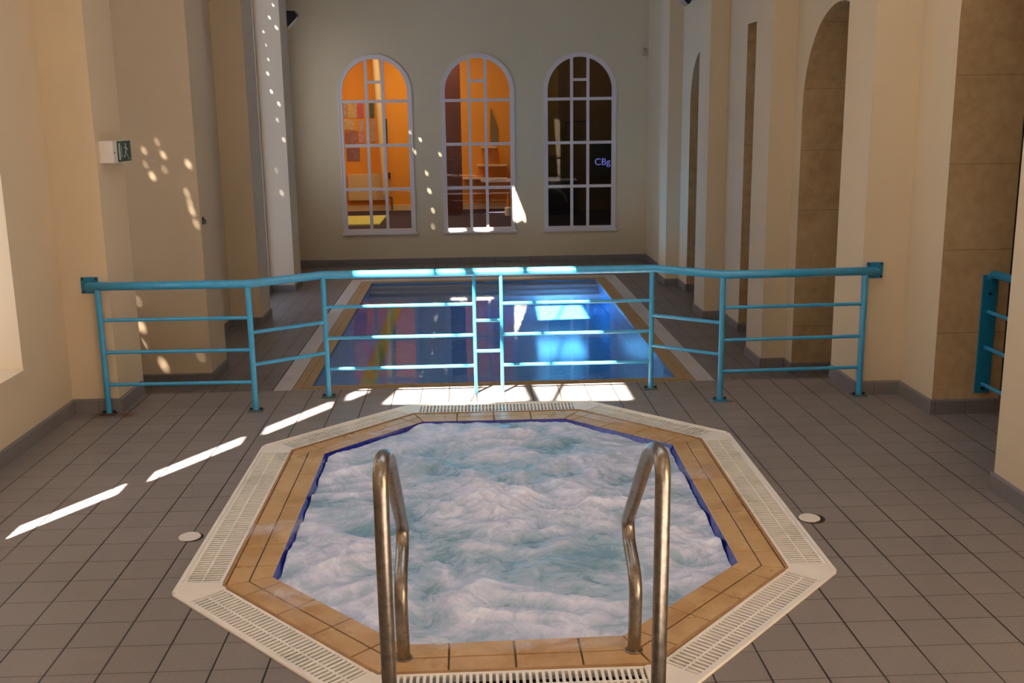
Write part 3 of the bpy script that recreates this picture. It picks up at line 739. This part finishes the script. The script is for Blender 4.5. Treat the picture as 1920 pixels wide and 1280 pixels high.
m = MB(); m.tube([(-1.82, YB - .35, 3.6), (-1.70, YB - .35, .45)], .075, 14); tag(m.build('leaning_post', M_radiator), 'pale slightly leaning post in front of the orange wall in the left window', 'post')
m = MB(); m.bbox(-.46, -.11, 20.6, 21.0, .08, 3.7, .01); tag(m.build('maroon_column', M_maroon), 'dark maroon column at the left inside the middle arched window', 'column')
m = MB()
x0, z0 = far(.45, 1.46); x1, z1 = far(.60, 2.16); m.box(x0, x1, YB - .03, YB, z0, z1 - .4)
m.add([V((x0, YB - .03, z1 - .4)), V((x1, YB - .03, z1 - .4)), V((x0 + .02, YB - .03, z1)), V((x0, YB, z1 - .4)), V((x1, YB, z1 - .4)), V((x0 + .02, YB, z1))], [(0, 1, 2), (5, 4, 3), (1, 4, 5, 2), (0, 2, 5, 3)])
tag(m.build('pointed_wall_panel', simple('dull_brown_panel', (.22, .14, .06), .6)), 'dull green brown pointed panel on the orange wall in the middle window', 'panel')
for k, (z, x0, x1, dpt) in enumerate(((1.35, .28, .62, .3), (.98, .2, .82, .35), (.72, -.1, .82, .4))):
    m = MB(); m.bbox(x0, x1, YB - dpt, YB, z, z + .03, .006); tag(m.build('wall_shelf', M_radiator), ['short upper shelf', 'middle shelf', 'long lowest shelf'][k] + ' on the orange wall inside the middle arched window', 'shelf', 'shelves in the orange room')
m = MB(); m.disc((.78, 20.4, .08), .07, .16, 16, .01); tag(m.build('white_tub', M_ivory), 'small white tub on the navy floor at the right of the middle window', 'tub')
m = MB(); m.rings([[V((.80 + .05 * math.cos(a) * s, 20.9 + .05 * math.sin(a) * s, z)) for a in [q * PI / 6 for q in range(12)]] for s, z in ((1, .08), (1, .1), (.55, .3), (.2, .5))]); tag(m.build('orange_cone', simple('bright_orange', (.9, .25, .02), .4)), 'small orange cone on the floor behind the middle window', 'cone')
# dark room
m = MB(); m.box(1.62, 1.86, YB - .62, YB - .6, 1.2, 2.9); tag(m.build('ochre_curtain', simple('ochre_cloth', (.30, .16, .02), .8)), 'ochre hanging cloth at the left behind the right arched window', 'curtain')
sc_ = empty('display_screen', (2.75, YB - .9, .95), 'dark display screen with blue lettering behind the right arched window', 'screen')
m = MB(); m.box(2.50, 3.05, YB - .9, YB - .84, .78, 1.45); a = m.build('screen_housing', simple('dark_green_glass', (.012, .022, .018), .25))
tx = bpy.data.curves.new('screen_lettering', 'FONT'); tx.body = 'CBgA'; tx.size = .19; tx.extrude = .002
to = bpy.data.objects.new('screen_lettering', tx); COL.objects.link(to); to.matrix_world = Matrix.Translation((2.56, YB - .905, 1.00)) @ Matrix.Rotation(PI / 2, 4, 'X')
tx.materials.append(simple('blue_violet_letters', (.1, .1, .4), .4, emit=(.20, .20, .75), es=.55))
bpy.context.view_layer.update()
tm = bpy.data.meshes.new_from_object(to.evaluated_get(bpy.context.evaluated_depsgraph_get()))
for vv in tm.vertices: vv.co = V((2.56 + vv.co.x, YB - .905 - vv.co.z, 1.0 + vv.co.y))
bpy.data.objects.remove(to); to = bpy.data.objects.new('screen_lettering', tm); COL.objects.link(to)
under(sc_, a, to)
m = MB(); m.bbox(1.45, 2.15, YB - 1.6, YB - .8, .08, .78, .04); tag(m.build('dark_counter', simple('dark_blue_laminate', (.02, .025, .05), .3)), 'low dark blue counter behind the lower panes of the right window', 'counter')
m = MB(); m.tube([V((1.62 + .30 * math.cos(a), YB - 1.62, .33 + .26 * math.sin(a))) for a in [PI * q / 16 for q in range(17)]], .02, 8); tag(m.build('grey_hoop', simple('grey_plastic', (.16, .18, .22), .4)), 'grey curved hoop low behind the right arched window', 'hoop')
m = MB(); m.tube([(1.98, YB - .75, 1.85), (2.45, YB - .75, 1.88)], .018, 8); m.tube([(2.0, YB - .75, 1.85), (2.0, YB - .75, 1.6)], .012, 8); tag(m.build('dark_wall_bar', M_black), 'dark horizontal bar on the brown wall behind the right arched window', 'bar')

# ------------------------------------------------------------------ small things on the walls
ex = empty('exit_sign', (-2.425, 7.2, 1.76), 'white box with green running man exit sign on the left pilaster', 'exit sign')
m = MB(); m.box(-2.425, -2.335, 7.05, 7.40, 1.688, 1.832); a = m.build('sign_housing', M_ivory)
m = MB(); m.box(-2.335, -2.331, 7.135, 7.405, 1.692, 1.828); b = m.build('sign_panel', M_signgreen)
m = MB(); xx = -2.3305
def yz(l): m.add([V((xx, y, z)) for y, z in l], [tuple(range(len(l)))])
yz([(7.15, 1.705), (7.185, 1.705), (7.185, 1.815), (7.15, 1.815)])
yz([(7.205, 1.72), (7.215, 1.72), (7.215, 1.80), (7.205, 1.80)])
yz([(7.30 + .012 * math.cos(t * PI / 5), 1.802 + .012 * math.sin(t * PI / 5)) for t in range(10)])
yz([(7.285, 1.755), (7.305, 1.750), (7.318, 1.785), (7.300, 1.792)]); yz([(7.305, 1.785), (7.345, 1.772), (7.345, 1.766), (7.31, 1.772)]); yz([(7.265, 1.79), (7.30, 1.785), (7.295, 1.777), (7.262, 1.781)])
yz([(7.288, 1.757), (7.303, 1.752), (7.335, 1.728), (7.33, 1.720)]); yz([(7.33, 1.728), (7.338, 1.726), (7.338, 1.702), (7.33, 1.702)]); yz([(7.285, 1.76), (7.298, 1.752), (7.27, 1.718), (7.245, 1.722), (7.247, 1.730), (7.265, 1.73)])
yz([(7.355, 1.702), (7.392, 1.702), (7.392, 1.708), (7.36, 1.708)]);
c = m.build('running_man_pictogram', M_signwhite)
m = MB(); m.disc((0, 0, 0), .006, .003, 12, .001, mat=Matrix.Translation((-2.335, 7.075, 1.755)) @ Matrix.Rotation(PI / 2, 4, 'Y')); d = m.build('test_button', M_bolt)
under(ex, a, b, c, d)

def flood(x, y, z, s, lab):
    f_ = empty('floodlight', (x, y, z), lab, 'floodlight', 'floodlights high on the side walls')
    T = Matrix.Translation((x, y, z)) @ Matrix.Rotation(0 if s > 0 else PI, 4, 'Z')
    m = MB(); Pz = [(0.10, .02), (.18, -.10), (.36, .08), (.33, .14), (.14, .15)]
    m.rings([[T @ V((a, w, b)) for a, b in Pz] for w in (-.13, .13)]); A = m.build('lamp_housing', M_black)
    m = MB(); m.rings([[T @ V((.192, w, -.105)), T @ V((.365, w, .070)), T @ V((.35, w, .052)), T @ V((.205, w, -.09))] for w in (-.11, .11)])
    m.add([T @ V(q) for q in ((.195, -.115, -.112), (.195, .115, -.112), (.368, .115, .062), (.368, -.115, .062))], [(0, 1, 2, 3)]); B = m.build('lamp_lens', M_lens)
    m = MB(); m.box(0, .02, -.05, .05, -.03, .09, mat=T); m.box(.0, .14, -.012, .012, .03, .055, mat=T); C_ = m.build('bracket', M_black)
    under(f_, A, B, C_)
flood(XL2, 16.45, 3.42, 1, 'black wedge floodlight high on the left wall next to the far pilaster')
flood(XL2, 11.4, 3.30, 1, 'dark floodlight cut by the top edge, left between two pilasters')
flood(XR, 13.6, 3.42, -1, 'dark floodlight cut by the top edge on the right wall')
sn = empty('wall_sensor', (3.075, 17.5, 2.98), 'small beige sensor box on the back wall near its right corner', 'sensor')
m = MB(); m.bbox(-.035, .035, -.05, .05, 0, .05, .01, mat=Matrix.Translation((2.935, 17.5, 2.965)) @ Matrix.Rotation(PI / 2, 4, 'X')); a = m.build('sensor_housing', simple('grey_beige_plastic', (.50, .44, .33), .5))
m = MB(); m.bbox(-.02, .02, -.012, .012, 0, .055, .004, mat=Matrix.Translation((2.935, 17.5, 3.025)) @ Matrix.Rotation(PI / 2, 4, 'X')); b = m.build('sensor_cap', simple('ochre_plastic', (.30, .20, .06), .5)); under(sn, a, b)
hk = MB(); hk.box(-2.435, -2.428, 9.60, 9.64, 1.03, 1.10); hk.tube([(-2.43, 9.62, 1.085), (-2.41, 9.62, 1.065), (-2.413, 9.62, 1.035)], .005, 8)
tag(hk.build('wall_hook', M_black), 'tiny black hook on the edge of the second left pilaster', 'hook')

# ------------------------------------------------------------------ hall roof with an added overhang and holes shaped to cast sun spots
Kx = lambda P, z0: (P[0] - SX * (ZC - z0), P[1] - SY * (ZC - z0))
panes = [[(-.62, 7.03), (-.05, 6.98), (.135, 8.05), (-.385, 8.05)], [(.0, 6.98), (.385, 7.03), (.32, 8.05), (.19, 8.05)],
         [(.49, 7.0), (.535, 7.0), (.77, 8.05), (.42, 8.05)], [(.60, 7.0), (1.11, 6.98), (1.11, 8.05), (.84, 8.05)]]
holes = [[Kx(q, 0) for q in P_] for P_ in panes]
pp = [[(.93, 13.78), (1.14, 13.80), (1.34, 14.85), (.96, 14.85)], [(1.18, 13.80), (1.60, 13.82), (1.60, 14.85), (1.38, 14.85)]]
holes += [[Kx(q, ZB) for q in P_] for P_ in pp]
# light on the back wall beside the middle window: wall polygons (x, z)
def wallhole(poly, Y):
    return [(x - SX * (ZC - z), Y - SY * (ZC - z)) for x, z in poly]
holes += [wallhole([(.765, .80), (.80, .70), (.93, .36), (.95, .24), (.90, .30), (.82, .26), (.775, .24)], 17.5)]
holes += [wallhole([(.40, .145), (.10, .145), (.12, .06), (.36, .05)], 17.5), wallhole([(-.05, .12), (-.32, .12), (-.30, .05), (-.08, .06)], 17.5)]
f_px = 1941.
def ray(u, v):
    d = R2 * ((u - 960) / f_px) + D2 * ((v - 640) / f_px) + fwd; return d
dots = []
def dap(l, Y):  # pinholes added in the roof to cast the dapples
    for (u, v, r) in l:
        d = ray(u, v); t = Y / d.y; P_ = V((0, 0, H)) + d * t; rr = max(r * Y / f_px * (.66 if Y < 10 else .19), .0045)
        x = P_.x - SX * (ZC - P_.z); y = Y - SY * (ZC - P_.z); dots.append((x, y, rr))
dap([(270, 283, 4), (273, 309, 3), (286, 331, 6), (306, 291, 5), (308, 318, 3), (353, 308, 6), (350, 362, 4), (356, 380, 4), (360, 396, 5), (368, 420, 4), (294, 266, 3),
     (259, 565, 4), (265, 612, 8), (268, 646, 5), (277, 668, 3), (307, 684, 7), (376, 668, 3)], 9.54)
dap([(505, 33, 7), (518, 52, 9), (494, 60, 5), (499, 85, 4), (502, 138, 7), (509, 172, 7), (523, 195, 7), (532, 262, 7), (503, 112, 5), (520, 225, 5), (528, 362, 6), (512, 10, 6), (530, 100, 4), (518, 320, 4)], 14.85)
dap([(788, 262, 6), (778, 285, 5), (805, 358, 7), (812, 395, 6), (770, 250, 4), (800, 325, 5), (812, 425, 4), (825, 290, 5)], 17.5)
keep = []
for x, y, r in dots:
    if all(math.hypot(x - a, (y - b)) > (r + c) * 1.25 for a, b, c in keep): keep.append((x, y, r))
for x, y, r in keep:
    holes.append([(x + r * (1 + .25 * math.sin(3 * t + x * 9)) * math.cos(t), y + r * 1.25 * (1 + .25 * math.cos(2 * t + y * 7)) * math.sin(t)) for t in [q * PI / 5 for q in range(10)]])
# long gap cut in the added overhang above the slit window, and the streak on the left wall
holes.append([(XL1 - SX * (ZC - z), 3.98 - SY * (ZC - z) + dy) for z, dy in ((1.0, -.2), (ZC - .05, -.2), (ZC - .05, .2), (1.0, .2))])
def streak(l, X):
    h = []
    for u, v in l:
        d = ray(u, v); t = X / d.x; P_ = V((0, 0, H)) + d * t; h.append((X - SX * (ZC - P_.z), P_.y - SY * (ZC - P_.z)))
    return h
SKY = rect(-1.6, 1.8, -3.4, -1.2)  # unseen opening added for fill light from behind the camera
outer = [(-7.5, -4.1), (3.5, -4.1), (3.5, 17.66), (-7.5, 17.66)]  # part beyond the left wall is an added overhang that blocks the sun
m = MB()
FILL_OPENING = rect(-.70, 2.5, 3.9, 6.2)  # unseen opening added to brighten the spa with sky light
plate(m, outer, [SKY, FILL_OPENING] + holes, lambda x, y, d: V((x, y, ZC + d)), .004)
m.box(-.78, 2.6, 3.82, 3.88, ZC + .004, ZC + 3.3); m.box(-.78, -.72, 3.88, 6.3, ZC + .004, ZC + 3.3)  # added upstands that keep direct sun out of this opening
tag(m.build('ceiling_and_sun_mask', M_ceil), kind='structure')

# ------------------------------------------------------------------ light
sun = bpy.data.lights.new('sun', 'SUN'); sun.energy = 75; sun.angle = math.radians(.62); sun.color = (1, .95, .86)
so = bpy.data.objects.new('sun', sun); COL.objects.link(so)
so.rotation_euler = V((SX, SY, -1)).to_track_quat('-Z', 'Y').to_euler()
w = bpy.data.worlds.new('world'); SC.world = w; w.use_nodes = True
bg = w.node_tree.nodes['Background']; bg.inputs[0].default_value = (.80, .86, 1.0, 1); bg.inputs[1].default_value = 1.8
def area(name, loc, size, rot, energy, col, portal=False):
    l = bpy.data.lights.new(name, 'AREA'); l.shape = 'RECTANGLE'; l.size, l.size_y = size; l.energy = energy; l.color = col
    o = bpy.data.objects.new(name, l); COL.objects.link(o); o.location = loc; o.rotation_euler = rot
    if portal: l.cycles.is_portal = True
    return o
# portals at the modelled openings, including those added for fill light
area('portal', (.1, -2.3, ZC), (3.4, 2.2), (0, 0, 0), 1, (1, 1, 1), True)
area('portal', (.9, 5.05, ZC), (3.2, 2.3), (0, 0, 0), 1, (1, 1, 1), True)
area('portal', (-1.4, -4.05, 2.3), (1.0, 2.2), (PI / 2, 0, 0), 1, (1, 1, 1), True)
for yc, wy, zc, hz in ((5.6, 1.34, 1.6, 2.3), (8.6, 1.7, 2.28, 3.8), (10.6, .7, 2.1, 2.6), (13.94, 1.78, 2.1, 4.8), (16.25, 1.3, 2.0, 2.4)):
    area('portal', (-3.27 if yc in (5.6, 8.6) else -2.93, yc, zc), (hz, wy), (0, -PI / 2, 0), 1, (1, 1, 1), True)
# lamps in the room behind the windows
area('ceiling_lamp', (-.9, 20.2, 3.6), (2.6, 1.6), (0, 0, 0), 70, (1, .78, .5))
area('ceiling_lamp', (2.5, 20.2, 3.6), (.8, .8), (0, 0, 0), 4, (1, .75, .5))

SC.view_settings.view_transform = 'Standard'; SC.view_settings.look = 'None'; SC.view_settings.exposure = .22; SC.view_settings.gamma = 1
SC.view_settings.use_curve_mapping = False
SC.cycles.max_bounces = 10; SC.cycles.diffuse_bounces = 5; SC.cycles.transparent_max_bounces = 16; SC.cycles.glossy_bounces = 5
SC.cycles.use_denoising = True; SC.cycles.sample_clamp_indirect = 8
